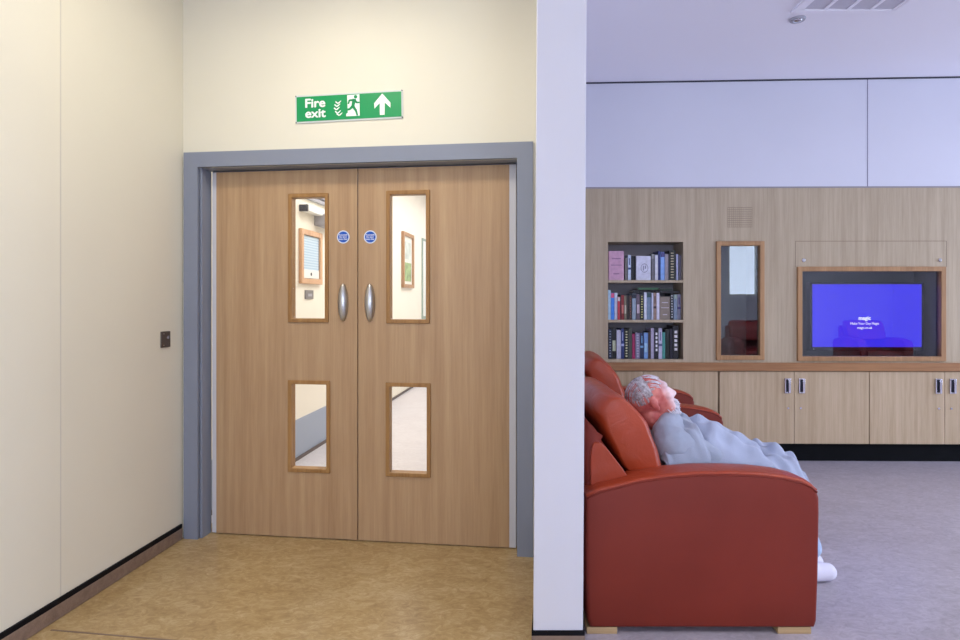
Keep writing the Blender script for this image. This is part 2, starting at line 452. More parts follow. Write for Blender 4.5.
# corridor beyond the doors
CO = .045
b = MB(); b.box(-.16-CO, -CO, .14, 10.5, 0, 3.05)
struct(doorframe(b.build('wall_corridor_left', M['corr'])))
b = MB(); b.box(1.86+.02, 2.0, .14, 10.5, 0, 3.05)
struct(doorframe(b.build('wall_corridor_right', M['corr'])))
b = MB(); b.box(-.2, 2.1, 10.5, 10.6, 0, 3.05)
struct(doorframe(b.build('wall_corridor_end', M['corr'])))
def ct(px):                                       # t along corridor left wall seen at px
    a = (px-CX)/F; P = C0 - U*CO
    return (a*P.y - P.x)/(V.x - a*V.y)
def cz(px, py):
    P = C0 - U*CO + V*ct(px); return CZ-(py-HY)/F*P.y
b = MB(); b.box(-CO, -CO+.006, .16, ct(391)-.2, .03, .335)
struct(doorframe(b.build('trim_7', M['dado'])))
b = MB(); b.box(-CO, -CO+.01, .16, 10.4, 0, .03)
struct(doorframe(b.build('baseboard_corridor', M['darkmetal'])))

# things on the corridor wall
def on_corr(name, label, cat, t, z): return thing(name, label, cat, C0 - U*CO + V*t + Vector((0,0,z)), math.pi/2-TH)
t0, t1 = ct(298.5), ct(319.5); z0, z1 = cz(298.5, 283.5), cz(298.5, 228)
h = on_corr('serving_hatch', 'wooden framed hatch with a pale blue blind seen through the upper left door pane', 'hatch', (t0+t1)/2, z0)
w = (t1-t0)/2; H = z1-z0
# local axes after rotation: x = along corridor (depth), y = away from wall on the far side (-x world) so front is -y
b = MB(); b.frame(-w, w, 0, H, .045, -.03, 0); b.build('frame', wood('light_hatch_frame', (196,150,112), (222,180,142), 'z'), h, bevel=.004)
b = MB(); b.box(-w+.05, w-.05, -.012, -.002, .05, H-.05)
blm, nt, bs = nodes('pale_blue_blind')
wv = N(nt, 'ShaderNodeTexWave', Scale=14.0, bands_direction='Z'); nt.links.new(coords(nt), wv.inputs['Vector'])
nt.links.new(ramp(nt, wv.outputs['Fac'], [(.2, lin((170,200,226))), (.8, lin((200,222,240)))]), bs.inputs['Base Color'])
b.build('blind', blm, h)
b = MB(); b.box(-w+.05, w-.05, -.016, -.004, .05, .12); n = b.build('notice', M['signwhite'], h)
b = MB(); b.cyl((0, -.018, .085), .014, .003, 'y'); b.build('emblem', M['joint'], n)
t0, t1 = ct(304.5), ct(312.5); z0, z1 = cz(304.5, 299), cz(304.5, 290)
h = on_corr('wall_socket', 'small square grey socket plate on the corridor wall below the framed hatch', 'socket', (t0+t1)/2, z0)
w = (t1-t0)/2
b = MB(); b.box(-w, w, -.01, 0, 0, z1-z0); b.build('plate', plain('socket_grey', (120,116,118), .4), h, bevel=.002)
b = MB(); b.box(-w*.5, w*.5, -.014, -.008, (z1-z0)*.3, (z1-z0)*.6); b.build('switch', M['vent'], h)
t0 = ct(299); z0 = cz(299, 211)
h = on_corr('wall_rail', 'long white rail with a grey end high on the corridor wall above the framed hatch', 'rail', t0, z0)
L = ct(324)-t0
b = MB(); b.box(.02, L, -.08, -.01, .0, .06); b.build('housing', M['signwhite'], h, bevel=.006)
b = MB(); b.box(-.0, .03, -.07, 0, .0, .055); b.build('bracket', M['joint'], h, bevel=.004)
t0 = ct(314); z0 = cz(314, 225.5)
h = on_corr('wall_box', 'white and grey control box hanging just below the rail on the corridor wall', 'box', t0, z0)
b = MB(); b.box(0, .3, -.11, 0, 0, .1); b.build('housing', M['vent'], h, bevel=.006)
b = MB(); b.box(.01, .29, -.115, -.108, .01, .09); b.build('cover', M['signwhite'], h)
b = MB(); b.box(-CO, -CO+.03, ct(296)-.2, ct(340), 2.17, 2.2); b.box(-CO, -CO+.045, ct(296)-.2, ct(340), 2.21, 2.225)
struct(doorframe(b.build('trim_8', M['vent'])))
t0, t1 = ct(401.2), ct(411.8); z0, z1 = cz(401.2, 287.5), cz(401.2, 231)
h = on_corr('framed_picture', 'tall wooden framed picture with green lower part on the corridor wall beyond the right door', 'picture', (t0+t1)/2, z0)
w = (t1-t0)/2; H = z1-z0
b = MB(); b.frame(-w, w, 0, H, .05, -.04, 0); b.build('frame', M['oak_frame'], h, bevel=.003)
b = MB(); b.box(-w+.05, w-.05, -.012, -.002, .05, H-.05); b.build('mount', plain('picture_mount', (232,230,222), .5), h)
b = MB(); b.box(-w+.1, w-.1, -.015, -.01, H*.52, H*.84); b.build('upper_print', plain('pale_print', (196,206,200), .5, noise=.15, nscale=6), h)
b = MB(); b.box(-w+.1, w-.1, -.015, -.01, H*.12, H*.46); b.build('lower_print', plain('green_print', (140,164,112), .5, noise=.25, nscale=9), h)
t0, t1 = ct(421.5), ct(426); z0, z1 = cz(421.5, 300), cz(421.5, 238)
h = on_corr('notice_case', 'slim pale green edged glazed case on the corridor wall beyond the framed picture', 'case', (t0+t1)/2, z0-.3)
w = (t1-t0)/2
b = MB(); b.frame(-w, w, 0, z1-z0+.3, .04, -.02, 0); b.build('frame', plain('green_grey_edge', (150,168,158), .4), h)
b = MB(); b.box(-w+.04, w-.04, -.02, -.005, .04, z1-z0+.26); b.build('panel', M['signwhite'], h)

# ------------------------------------------------------------------ doors
# grey frame
b = MB()
ow = .055                                                # architrave face
b.plate(xl, xr, 0, fz, [(xl+.082, xr-.082, -.01, fz-.082)], FT, .005)      # outer face
b.plate(xl+.086, xr-.086, 0, fz-.086, [(ix0+.0, ix1-.0, -.01, iz)], FT+.02, .09)
b.plate(xl+.06, xr-.06, 0, fz-.06, [(ix0-.022, ix1+.022, -.01, iz+.022)], FT+.012, .05)
b.plate(ix0-.01, ix1+.01, 0, iz+.01, [(ix0+.012, ix1-.012, -.01, iz-.012)], LT+.046, LT+.075)
fr = struct(doorframe(b.build('trim_9', M['greypaint'], bevel=.003)))
leafL0, leafM, leafR1 = ds(212, LT), ds(357.8, LT), ds(516, LT)
ztop = dz(360, 168.6, LT)
def vis(pxa, pxb, pya, pyb):
    return (ds(pxa, LT), ds(pxb, LT), dz((pxa+pxb)/2, pyb, LT), dz((pxa+pxb)/2, pya, LT))
def leaf(n, x0, x1, holes, stripside, hx, flip):
    t = bpy.data.objects.new('door_%d' % n, None); COL.objects.link(t); t['kind'] = 'structure'; doorframe(t)
    sw = .026 if stripside < 0 else .036
    xa, xb = (x0+sw, x1-.0035) if stripside < 0 else (x0+.0035, x1-sw)
    b = MB(); b.plate(xa, xb, .006, ztop, [(h[0]+.006, h[1]-.006, h[2]+.006, h[3]-.006) for h in holes], LT, LT+.045)
    b.build('leaf', M['beech'], t)
    b = MB()
    if stripside < 0: b.box(x0, xa, LT+.002, LT+.045, .006, ztop)
    else: b.box(xb, x1, LT+.002, LT+.045, .006, ztop)
    b.build('edge_strip', M['pale'], t)
    for h in holes:
        b = MB()
        w = .022
        b.frame(h[0], h[1], h[2], h[3], w, LT-.008, LT+.05)
        f = b.build('vision_frame', M['lip'], t, bevel=.004)
        b = MB(); b.box(h[0]+w, h[1]-w, LT+.018, LT+.024, h[2]+w, h[3]-w); b.build('pane', M['glass'], f)
    # lens-shaped pull handle
    zc = dz(355, 302.5, LT)
    b = MB()
    for i in range(1):
        rings = []
        n_ = 18
        for j in range(n_+1):
            s = -1+2*j/n_; s = math.sin(s*math.pi/2)
            wv_ = .029*math.sqrt(max(0, 1-s*s))*(1-.12*s*s)+.0005; dp = .026*max(0, 1-s*s)**.5+.001
            rings.append([(wv_*math.cos(a), -dp*max(0,math.sin(a))-(.004 if math.sin(a) > 0 else 0), s*.104) for a in [2*math.pi*q/20 for q in range(20)]])
        b.loft(rings)
    o = b.build('handle', M['steel'], t, smooth=True); o.location = (hx, LT, zc); o['label'] = 'satin steel lens-shaped pull handle'
    return t
Lh = [vis(288.3, 328.8, 193.5, 322.5), vis(288, 330.3, 380.3, 472.5)]
Rh = [vis(386.3, 430, 190.3, 323.5), vis(385.8, 430.8, 382.8, 477)]
leaf(1, leafL0, leafM, Lh, -1, ds(343.3, LT), 1)
leaf(2, leafM, leafR1, Rh, 1, ds(370, LT), -1)
# blue stickers
for px, lab in ((343.3, 'round blue fire door sticker with white lettering on the left door leaf'), (370.3, 'round blue fire door sticker with white lettering on the right door leaf')):
    s_, z_ = ds(px, LT), dz(px, 237, LT)
    t = thing('door_sticker', lab, 'sticker', C0+U*s_+V*LT+Vector((0,0,z_)), -TH, 'blue stickers on the double doors')
    b = MB(); b.cyl((0,-.0012,0), .036, .0012, 'y', 32); b.build('rim', M['stickwhite'], t)
    b = MB(); b.cyl((0,-.0018,0), .030, .0008, 'y', 32); b.build('disc', M['blue'], t)
    for i, (w_, q) in enumerate((('Automatic', .0115), ('fire door', 0), ('keep clear', -.0115))):
        text_obj('lettering', w_, .0118, M['stickwhite'], t, (0,-.0022,q), bold=.0004, depth=.0003)

# fire exit sign
sx0, sx1 = ds(295.5, -.004), ds(403, -.004)
cz_ = (dz(349, 93.3, 0)+dz(349, 121, 0))/2
W = sx1-sx0; Hs = .15
sg = thing('fire_exit_sign', 'green and white fire exit sign with running figure and arrow above the double doors', 'sign', C0+U*((sx0+sx1)/2)+V*(-.003)+Vector((0,0,cz_)), -TH)
sg.rotation_euler = (0, math.radians(-.75), -TH)
b = MB(); b.box(-W/2, W/2, -.003, .003, -Hs/2, Hs/2); b.build('backing_plate', M['acrylic'], sg, bevel=.001)
gw, gh = W/2-.008, Hs/2-.0085
b = MB(); b.box(-gw, gw, -.0045, -.002, -gh, gh); b.build('green_panel', M['green'], sg)
def sxx(px): return (px-349.2)/107.5*W
def szz(py, px): return -(py-(107.4-(px-349.2)*.0545))/27.3*Hs
text_obj('lettering', 'Fire', .066, M['signwhite'], sg, (sxx(305.2), -.006, .027), bold=.0019, align='LEFT', sx=1.13)
text_obj('lettering', 'exit', .066, M['signwhite'], sg, (sxx(305.6), -.006, -.028), bold=.0019, align='LEFT', sx=1.13)
def flat(name, polys, mat, parent, y0, y1):
    b = MB()
    for p in polys: b.prism(p, y0, y1)
    return b.build(name, mat, parent)
# local sign metres from zoom pixels: centre (473,183) of 6.86x crop
def sp(u, v): px = 280+u/6.857; py = 80+v/6.857; return (sxx(px), szz(py, px))
flat('arrow', [[sp(706,100), sp(650,165), sp(652,200), sp(688,163), sp(688,242), sp(720,241), sp(722,160), sp(760,194), sp(760,160)]], M['signwhite'], sg, -.0055, -.004)
flat('doorway', [[sp(467,112), sp(551,105), sp(551,248), sp(458,252), sp(460,235), sp(470,228)]], M['signwhite'], sg, -.0055, -.004)
def limb(p, q, w0, w1):
    p, q = Vector(p), Vector(q); d = (q-p).normalized(); n = Vector((-d.y, d.x))
    return [tuple(p+n*w0), tuple(q+n*w1), tuple(q-n*w1), tuple(p-n*w0)]
f_ = .0045
man = [limb(sp(516,136), sp(505,190), .010, .008), limb(sp(507,183), sp(480,208), .008, .0055), limb(sp(484,204), sp(450,213), .006, .0045),
       limb(sp(505,182), sp(526,214), .008, .006), limb(sp(524,206), sp(536,247), .006, .0045), limb(sp(512,144), sp(482,146), .006, .005),
       limb(sp(484,143), sp(474,170), .005, .0042), limb(sp(516,142), sp(534,162), .006, .005), limb(sp(530,160), sp(551,160), .005, .004)]
o = flat('running_figure', man, M['green'], sg, -.0066, -.0056)
b = MB(); c = sp(525,122); b.cyl((c[0],-.0066,c[1]), .0095, .001, 'y', 20); b.build('figure_head', M['green'], sg)
fl = []
for (u, v) in ((395,160), (388,180), (384,202), (392,225), (402,240)):
    fl.append(limb(sp(u-8,v-6), sp(u+8,v+8), .0035, .0028)); fl.append(limb(sp(u+10,v+6), sp(u+30,v-12), .0036, .0018))
flat('flames', fl, M['signwhite'], sg, -.0055, -.004)
for a in (-1,1):
    for c in (-1,1): b = MB(); b.cyl((a*(W/2-.004), -.006, c*(Hs/2-.004)), .0032, .003, 'y', 10); b.build('screw', M['joint'], sg)

# wall plate
t0, t1 = left_t(160.3), left_t(169.2); tm = (t0+t1)/2
dd = (C0+V*tm).y; z0, z1 = CZ-(347.3-HY)/F*dd, CZ-(331.3-HY)/F*dd
p = thing('light_switch', 'small dark bronze switch plate on the cream wall left of the doors', 'switch', C0+V*tm+Vector((0,0,z0)), math.pi/2-TH)
b = MB(); b.box(-(t1-t0)/2, (t1-t0)/2, -.008, 0, 0, z1-z0); b.build('plate', M['darkmetal'], p, bevel=.002)
b = MB(); b.box(.008, .02, -.011, -.007, .045, .06); b.build('switch', M['chrome'], p)
for zz in (.012, z1-z0-.012): b = MB(); b.cyl((-.02, -.0095, zz), .003, .002, 'y', 10); b.build('screw', M['steel'], p)

# ------------------------------------------------------------------ far wall furniture
b = MB(); b.box(.6, XR, -.02, .30, zwb, zwt)
wt = far(b.build('worktop', M['worktop'], bevel=.003)); tag(wt, 'long reddish-brown wooden worktop ledge running above the base cabinets', 'worktop')
b = MB(); b.box(.6, XR, .045, .065, 0, zdb+.0)
kk = far(b.build('plinth', M['black'])); tag(kk, 'black recessed plinth under the base cabinets along the floor', 'plinth')

def cabinet():
    w = (fs(869.5)-fs(719.5))-.002
    t = thing('base_cabinet', 'x', 'cabinet', group='base cabinets under the long worktop')
    b = MB(); b.box(.0, w, .02, .28, zdb, zwb); b.build('body', M['cab_wood'], t)
    g = .0022
    for i in (0,1):
        x0, x1 = i*w/2+g, (i+1)*w/2-g
        b = MB(); b.box(x0, x1, 0, .018, zdb+.002, zwb-.006); d = b.build('door', M['cab_wood'], t, bevel=.0012)
        s = 1 if i == 0 else -1
        hx = w/2 - s*.057 if True else 0
        zc = fzz(385.6)
        b = MB()
        # bow handle: back plate and raised bar
        b.frame(-.024, .024, -.060, .060, .009, -.014, 0)
        b.box(-.014, .014, -.003, 0, -.05, .05, 1)
        b.box(.001, .018, -.026, -.010, -.056, .056)
        hp = b.build('handle', [M['chrome'], M['joint']], d, bevel=.006, seg=3); hp.location = (hx, 0, zc); hp['label'] = 'steel cupboard handle with a dark recess'
        b = MB(); b.cyl((w/2-s*.05, -.006, fzz(408)), .008, .006, 'y', 16); b.build('lock', M['chrome'], d)
    return t
c0 = cabinet()
spots = [(fs(569.5), 'leftmost base cabinet, pale wood, partly hidden behind the red armchairs and the sleeping person'),
         (fs(719.5), 'middle pale wood two-door base cabinet under the glazed niche, to the right of the armchairs'),
         (fs(869.5), 'rightmost pale wood two-door base cabinet, under the right television half, cut by photo edge')]
for i, (x, lab) in enumerate(spots):
    o = c0 if i == 0 else copy_tree(c0)
    far(o, x); o['label'] = lab

# bookcase niche
bk = thing('bookcase', 'three-shelf bookcase recessed in the pale wood panelling, packed with books', 'bookcase')
far(bk, BK[0], 0)
w = BK[1]-BK[0]; dp = .27
b = MB()
b.box(-.018, 0, .002, dp, BK[2]-.018, BK[3]+.018); b.box(w, w+.018, .002, dp, BK[2]-.018, BK[3]+.018)
b.box(0, w, .002, dp, BK[3], BK[3]+.018)
b.build('carcass', M['lounge_wood'], bk)
b = MB(); b.box(0, w, dp-.01, dp, BK[2]-.018, BK[3]+.018); b.build('back_panel', M['niche'], bk)
sh = [BK[2], fzz(319.9, 645), fzz(280.1, 645)]
for i, z in enumerate(sh):
    b = MB(); b.box(-.001, w+.001, .001, dp-.01, z-.021, z); b.build('shelf', M['lounge_wood'], bk, bevel=.001)

# books -------------------------------------------------------------
def spine_mat(c, seed=0):
    key = 'bk%d_%d_%d' % c
    if key in M: return M[key]
    M[key] = plain('cover_%d_%d_%d' % c, c, .45, noise=.06, nscale=30); return M[key]
pages = plain('paper', (214,208,196), .8)
def book(x0, x1, y0, ybot, col, lab, shelf, t=.03, marks=None, mcol=(220,220,225), name='book', depth=.17):
    """x/y in photograph pixels at the niche front; builds one closed book, spine out"""
    xa, xb = fs(x0, t), fs(x1, t)
    if xb-xa > .006: xa += .0006; xb -= .0006
    z0 = sh[shelf]+.0005; z1 = CZ-(y0-HY)/F*(PF.y+fs(x0,t)*UF.y+t)
    b = MB(); h = z1-z0; w = xb-xa
    b.box(-w/2, w/2, 0, .004, 0, h, 0)                   # spine
    b.box(-w/2, -w/2+min(.002, w*.2), .004, depth, 0, h, 0)
    b.box(w/2-min(.002, w*.2), w/2, .004, depth, 0, h, 0)
    b.box(-w/2+min(.002, w*.2), w/2-min(.002, w*.2), .004, depth-.004, .003, h-.003, 1)
    if marks == 'text':
        n = int(h/.021)
        for i in range(1, n): b.box(-w*.22, w*.22, -.0008, 0, i*h/n-.005, i*h/n+.005, 2)
    elif marks == 'top': b.box(-w/2, w/2, -.0008, 0, h*.82, h*.99, 2)
    elif marks == 'label': b.box(-w*.4, w*.4, -.0008, 0, h*.25, h*.6, 2)
    elif marks == 'band': b.box(-w/2, w/2, -.0008, 0, h*.42, h*.5, 2); b.box(-w*.15, w*.15, -.0008, 0, h*.6, h*.88, 2)
    elif marks == 'big':
        for i in range(5): b.box(-w*.2, w*.28, -.0008, 0, h*(.25+.13*i), h*(.33+.13*i), 2)
    elif marks == 'face':
        b.box(-w*.3, w*.3, -.0008, 0, h*.72, h*.76, 2); b.box(-w*.2, w*.2, -.0008, 0, h*.2, h*.24, 2)
        b.box(-w*.36, w*.36, -.0008, 0, h*.5, h*.53, 2)
    elif marks == 'emblem':
        cx = w*.06; cz2 = h*.5
        for i in range(26):
            a = 2*math.pi*i/26
            b.box(cx+.028*math.cos(a)-.003, cx+.028*math.cos(a)+.003, -.0008, 0, cz2+.034*math.sin(a)-.003, cz2+.034*math.sin(a)+.003, 2)
        b.box(cx-.012, cx-.004, -.0008, 0, cz2-.02, cz2+.02, 2); b.box(cx+.003, cx+.012, -.0008, 0, cz2-.006, cz2+.02, 2)
    o = b.build('book', [spine_mat(col), pages, spine_mat(mcol)])
    far(o, (xa+xb)/2, z0, t)
    g = ('books on the top shelf', 'books on the middle shelf', 'books on the bottom shelf')[2-shelf]
    return tag(o, lab, 'book', g)
T, MI, BO = 2, 1, 0
X1 = lambda u: 600+u/7.53
book(608.6,624,251,0,(196,150,174),'tall pink book facing outwards at the left end of the top shelf',T,.02,'face',(150,110,140),depth=.02)
book(625,627.6,258,0,(120,118,112),'thin grey book just right of the pink book on the top shelf',T,.05)
book(628,631,255,0,(196,208,228),'thin pale blue book beside the black books on the top shelf',T,.04,'band',(40,60,120))
book(631.2,633.6,256,0,(24,26,38),'thin dark navy book right of the thin pale blue book, top shelf',T,.05)
book(633.8,636,256,0,(16,16,20),'thin black book touching the white book with an emblem, top shelf',T,.05)
book(636.3,650.8,256,0,(206,206,222),'white book facing outwards with a grey emblem, top shelf',T,.02,'emblem',(128,130,150),depth=.022)
book(651.5,654.6,254,0,(112,110,116),'grey book right of the white emblem book, top shelf',T,.04,'top',(150,150,150))
book(655,658,255,0,(206,206,216),'white spined book between a grey and a navy book, top shelf',T,.03)
book(658.2,660.3,251,0,(44,54,120),'thin navy blue book left of the light blue book, top shelf',T,.04)
book(660.6,664.6,252,0,(128,168,228),'light blue book with navy top, top shelf',T,.03,'top',(70,70,130))
book(665,668.6,254,0,(158,150,158),'greyish pink book left of the black book with gold marks, top shelf',T,.04)
book(669,675.4,250.5,0,(22,26,24),'black book with pale gold marks down its spine, top shelf',T,.03,'text',(170,160,130))
book(676,678.2,254,0,(176,180,214),'thin pale lilac book right of the black and gold book, top shelf',T,.04)
book(678.6,682.2,255,0,(112,108,120),'dark grey book at the right end of the top shelf',T,.05)
mid = [(62,82,75,(176,208,232),'pale blue book at the left end of the middle shelf','none',(0,0,0)),
 (83,108,97,(60,132,224),'bright blue book with pink top on the middle shelf','top',(214,90,130)),
 (109,132,97,(206,214,226),'white book between the bright blue and the red books, middle shelf','none',(0,0,0)),
 (133,152,128,(190,50,66),'short red book with pale top, middle shelf','top',(214,200,200)),
 (152.5,160,110,(30,26,34),'thin black book between two red books, middle shelf','none',(0,0,0)),
 (160.5,182,113,(140,36,40),'dark red book with pale marks, middle shelf','label',(196,110,100)),
 (182.5,200,118,(120,108,88),'narrow olive grey book right of the dark red book, middle shelf','label',(180,170,150)),
 (201,220,115,(40,28,26),'dark brown book, the left one of two side by side on the middle shelf','none',(0,0,0)),
 (220.5,239,115,(66,46,40),'lighter brown book with red marks beside the dark brown one, middle shelf','text',(120,70,60)),
 (243,272,103,(150,168,184),'pale blue-grey book with a dark top, middle shelf','top',(30,36,56)),
 (275,300,108,(96,80,92),'mauve-brown book with a pale upper label, middle shelf','label',(190,170,180)),
 (302,329,105,(20,20,18),'black book with yellowish lettering, middle shelf','text',(180,176,110)),
 (331,352,93,(208,212,228),'white book right of the black book with yellowish lettering, middle shelf','none',(0,0,0)),
 (353,389,94,(120,142,166),'grey-blue book with dark green top half, middle shelf','top',(50,80,80)),
 (390,402,97,(200,204,222),'thin white book right of the grey-blue book, middle shelf','none',(0,0,0)),
 (403,425,97,(150,124,112),'tan book with a dark foot, middle shelf','band',(60,40,40)),
 (426,448,97,(214,212,230),'white-lilac book left of the wide tan illustrated book, middle shelf','none',(0,0,0)),
 (449,529,125,(136,122,110),'wide tan illustrated book facing outwards, middle shelf','face',(190,182,190)),
 (531,553,99,(18,24,34),'black book with white marks near the right end, middle shelf','text',(190,196,200)),
 (555,582,108,(132,148,170),'grey-blue book with greenish top near the right end, middle shelf','top',(150,170,160)),
 (583,608,108,(150,148,168),'grey-mauve book at the right end of the middle shelf','band',(84,70,130))]
for a,b_,v,c,l,mk,mc in mid: book(X1(a),X1(b_),280+v/7.53,0,c,l,MI,.03+random.random()*.02,mk,mc)
bot = [(63,90,366,(22,30,54),'dark navy book at the left end of the bottom shelf','text',(120,130,150)),
 (91,122,364,(14,16,22),'black book with a white lower label, second on the bottom shelf','label',(190,200,170)),
 (125,158,378,(186,186,206),'pale grey book between black and blue books, bottom shelf','none',(0,0,0)),
 (159,182,366,(36,50,108),'blue-navy book right of the pale grey one, bottom shelf','band',(150,160,200)),
 (184,215,370,(16,18,18),'black book with a column of cream letters, bottom shelf','text',(200,200,160)),
 (216,241,365,(66,70,64),'dark olive grey book left of the magenta book, bottom shelf','none',(0,0,0)),
 (243,266,405,(176,44,100),'short magenta book on the bottom shelf','none',(0,0,0)),
 (267,300,397,(130,124,150),'mauve-grey book right of the magenta book, bottom shelf','text',(170,170,190)),
 (302,329,397,(24,38,76),'navy book with pale blue marks in the middle of the bottom shelf','band',(110,160,200)),
 (331,362,397,(116,154,210),'light blue book in the middle of the bottom shelf','label',(150,190,220)),
 (363,382,390,(58,38,32),'dark brown book right of the light blue book, bottom shelf','none',(0,0,0)),
 (383,408,362,(180,174,200),'tall pale lilac book right of the dark brown book, bottom shelf','none',(0,0,0)),
 (410,439,361,(10,14,28),'tall black book with large white lettering between two lilac books, bottom shelf','big',(230,230,235)),
 (441,468,365,(184,182,206),'tall lilac-white book left of the teal book, bottom shelf','band',(90,90,130)),
 (469,491,395,(66,144,136),'teal green book on the bottom shelf','none',(0,0,0)),
 (492,524,372,(8,24,18),'very dark green book right of the teal book, bottom shelf','none',(0,0,0)),
 (526,546,366,(22,16,38),'dark purple-black book left of the tallest book, bottom shelf','none',(0,0,0)),
 (547,592,344,(16,12,20),'thickest and tallest black book with bold white lettering, right end of the bottom shelf','big',(230,226,230))]
for a,b_,v,c,l,mk,mc in bot: book(X1(a),X1(b_),280+v/7.53,0,c,l,BO,.03+random.random()*.02,mk,mc)
# books lying flat on top of the middle row
for (a,b_,v0,v1,c,l,yy) in ((285,440,57,74,(52,96,66),'green covered book lying flat on top of the middle row',.07),(450,545,62,80,(40,52,44),'dark green-grey book lying flat at the right above the middle row',.08),(246,300,80,93,(24,24,30),'black book lying flat on the row left of the green one, middle shelf',.07),(440,600,84,96,(34,36,40),'long black book lying flat under the dark green-grey one, middle shelf',.05)):
    xa, xb = fs(X1(a), yy), fs(X1(b_), yy)
    zb = CZ-(280+v1/7.53-HY)/F*(PF.y-.02+yy); ztp = CZ-(280+v0/7.53-HY)/F*(PF.y-.02+yy)
    w_ = xb-xa
    b = MB(); b.box(-w_/2, w_/2, 0, .12, 0, .002); b.box(-w_/2, w_/2, 0, .12, ztp-zb-.002, ztp-zb); b.box(-w_/2, w_/2, 0, .003, .002, ztp-zb-.002); b.box(-w_/2+.003, w_/2-.003, .003, .117, .002, ztp-zb-.002, 1)
    o = b.build('book', [spine_mat(c), pages]); far(o, (xa+xb)/2, zb, yy); tag(o, l, 'book', 'books lying flat on the middle row')

# narrow glazed niche
def glazed(name, label, cat, box, fx, fw, depth, lining, dark):
    x0, x1, z0, z1 = box
    t = thing(name, label, cat); far(t, (x0+x1)/2, z0)
    X0, Z0 = (x0+x1)/2, z0
    a0, a1, c0_, c1 = x0-X0, x1-X0, 0, z1-z0
    b = MB(); b.frame(a0-fx, a1+fx, c0_-fx*.4, c1+fx, fw, -.018, .03); b.build('frame', M['oak_frame'], t, bevel=.003)
    b = MB(); b.box(a0+.002, a1-.002, .012, .016, c0_+.002, c1-.002); b.build('glass_pane', M['vglass'], t)
    b = MB(); b.box(a0-.018, a0, .021, depth, c0_-.018, c1+.018); b.box(a0, a1, .021, depth, c1, c1+.018); b.box(a0, a1, .021, depth, c0_-.018, c0_)
    b.box(a0, a1, depth-.01, depth, c0_, c1); b.build('lining', lining, t)
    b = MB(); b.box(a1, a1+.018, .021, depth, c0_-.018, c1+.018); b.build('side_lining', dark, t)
    return t
NG2 = (fs(718), fs(761.5), fzz(359), fzz(243.5))
glazed('glazed_niche', 'narrow upright glazed niche in a brown wooden frame between the bookcase and the television', 'niche', NG2, .018, .036, .3, M['tvniche'], M['tvdark'])
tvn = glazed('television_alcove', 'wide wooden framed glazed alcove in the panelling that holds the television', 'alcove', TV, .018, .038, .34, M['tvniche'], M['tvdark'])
# knobs of the flap above
for px, lab in ((803.3,'small round silver lock at the left of the panel above the television'),(939.5,'small round silver lock at the right of the panel above the television')):
    t = thing('panel_lock', lab, 'lock', group='locks on the panel above the television'); far(t, fs(px), fzz(260.3))
    b = MB(); b.cyl((0,-.01,0), .014, .01, 'y', 20); b.build('ring', M['chrome'], t, bevel=.002)
    b = MB(); b.cyl((0,-.013,0), .008, .004, 'y', 16); b.build('barrel', M['steel'], t)
# television
tt = .16
vx0, vx1 = fs(812.5, tt), fs(921.5, tt); vz1, vz0 = fzz(284.3, 866, tt), fzz(347, 866, tt)
tv = thing('television', 'flat television showing a plain blue screen with small white text, behind glass', 'television'); far(tv, (vx0+vx1)/2, TV[2]+.002, tt)
w = (vx1-vx0)/2; zb = vz0-TV[2]-.002; ztt = vz1-TV[2]-.002
b = MB(); b.box(-w-.02, w+.02, .002, .06, zb-.035, ztt+.018); b.build('bezel', M['tvblack'], tv, bevel=.004)
b = MB(); b.box(-w, w, -.001, .004, zb, ztt); scn = b.build('screen', M['screen'], tv)
b = MB(); b.box(-.09, .09, .0, .12, 0, .012); b.box(-.03, .03, .03, .05, .012, max(.02, zb-.03)); b.build('stand', M['tvblack'], tv, bevel=.003)
cxs = fs(864.5, tt) - (vx0+vx1)/2
for s_, sz, py, bo in (('magic', .045, 318.2, .0015), ('Make Your Day Magic', .0265, 323.6, .0003), ('magic.co.uk', .0265, 327.8, .0003)):
    text_obj('screen_text', s_, sz, M['screentext'], tv, (cxs, -.003, fzz(py, 866, tt)-TV[2]-.002), bold=bo, depth=.0004)
b = MB(); b.cyl((-w+.01, 0, zb-.018), .003, .003, 'y', 8); b.build('standby_light', M['screentext'], tv)

# ceiling fittings
dV = 3.70
vx = (790-CX)/F*dV; vw = .66
cv = thing('ceiling_vent', 'square grey ceiling air vent with four ribs at the top of the lounge', 'vent', (vx+vw/2, dV-vw/2, zceil(vx+vw/2)-.002), 0)
b = MB(); b.frame(-vw/2, vw/2, -vw/2, vw/2, .045, -.012, .02); o = b.build('frame', M['ceil'], cv, bevel=.004); o.rotation_euler = (math.pi/2, 0, 0); o.location = (0,0,-.004)
b = MB()
for i in range(4):
    a = -vw/2+.05+i*(vw-.1)/4; b.box(a+.01, a+(vw-.1)/4-.01, -vw/2+.05, vw/2-.05, -.008, .0)
b.build('grille', plain('vent_mesh', (196,194,206), .7), cv)
b = MB()
for i in range(5):
    a = -vw/2+.05+i*(vw-.1)/4; b.box(a-.01, a+.01, -vw/2+.04, vw/2-.04, -.013, .0)
b.build('ribs', M['ceil'], cv)
dl = thing('ceiling_spotlight', 'small round silver recessed spotlight in the lounge ceiling beside the air vent', 'spotlight', ((797.5-CX)/F*3.80, 3.80, zceil(2.03)), 0)
b = MB(); b.cyl((0,0,-.012), .044, .012, 'z', 28, r2=.05); b.build('ring', M['vent'], dl, bevel=.002)
b = MB(); b.ell((0,0,-.01), (.028,.028,.012)); b.build('lens', M['chrome'], dl, smooth=True)

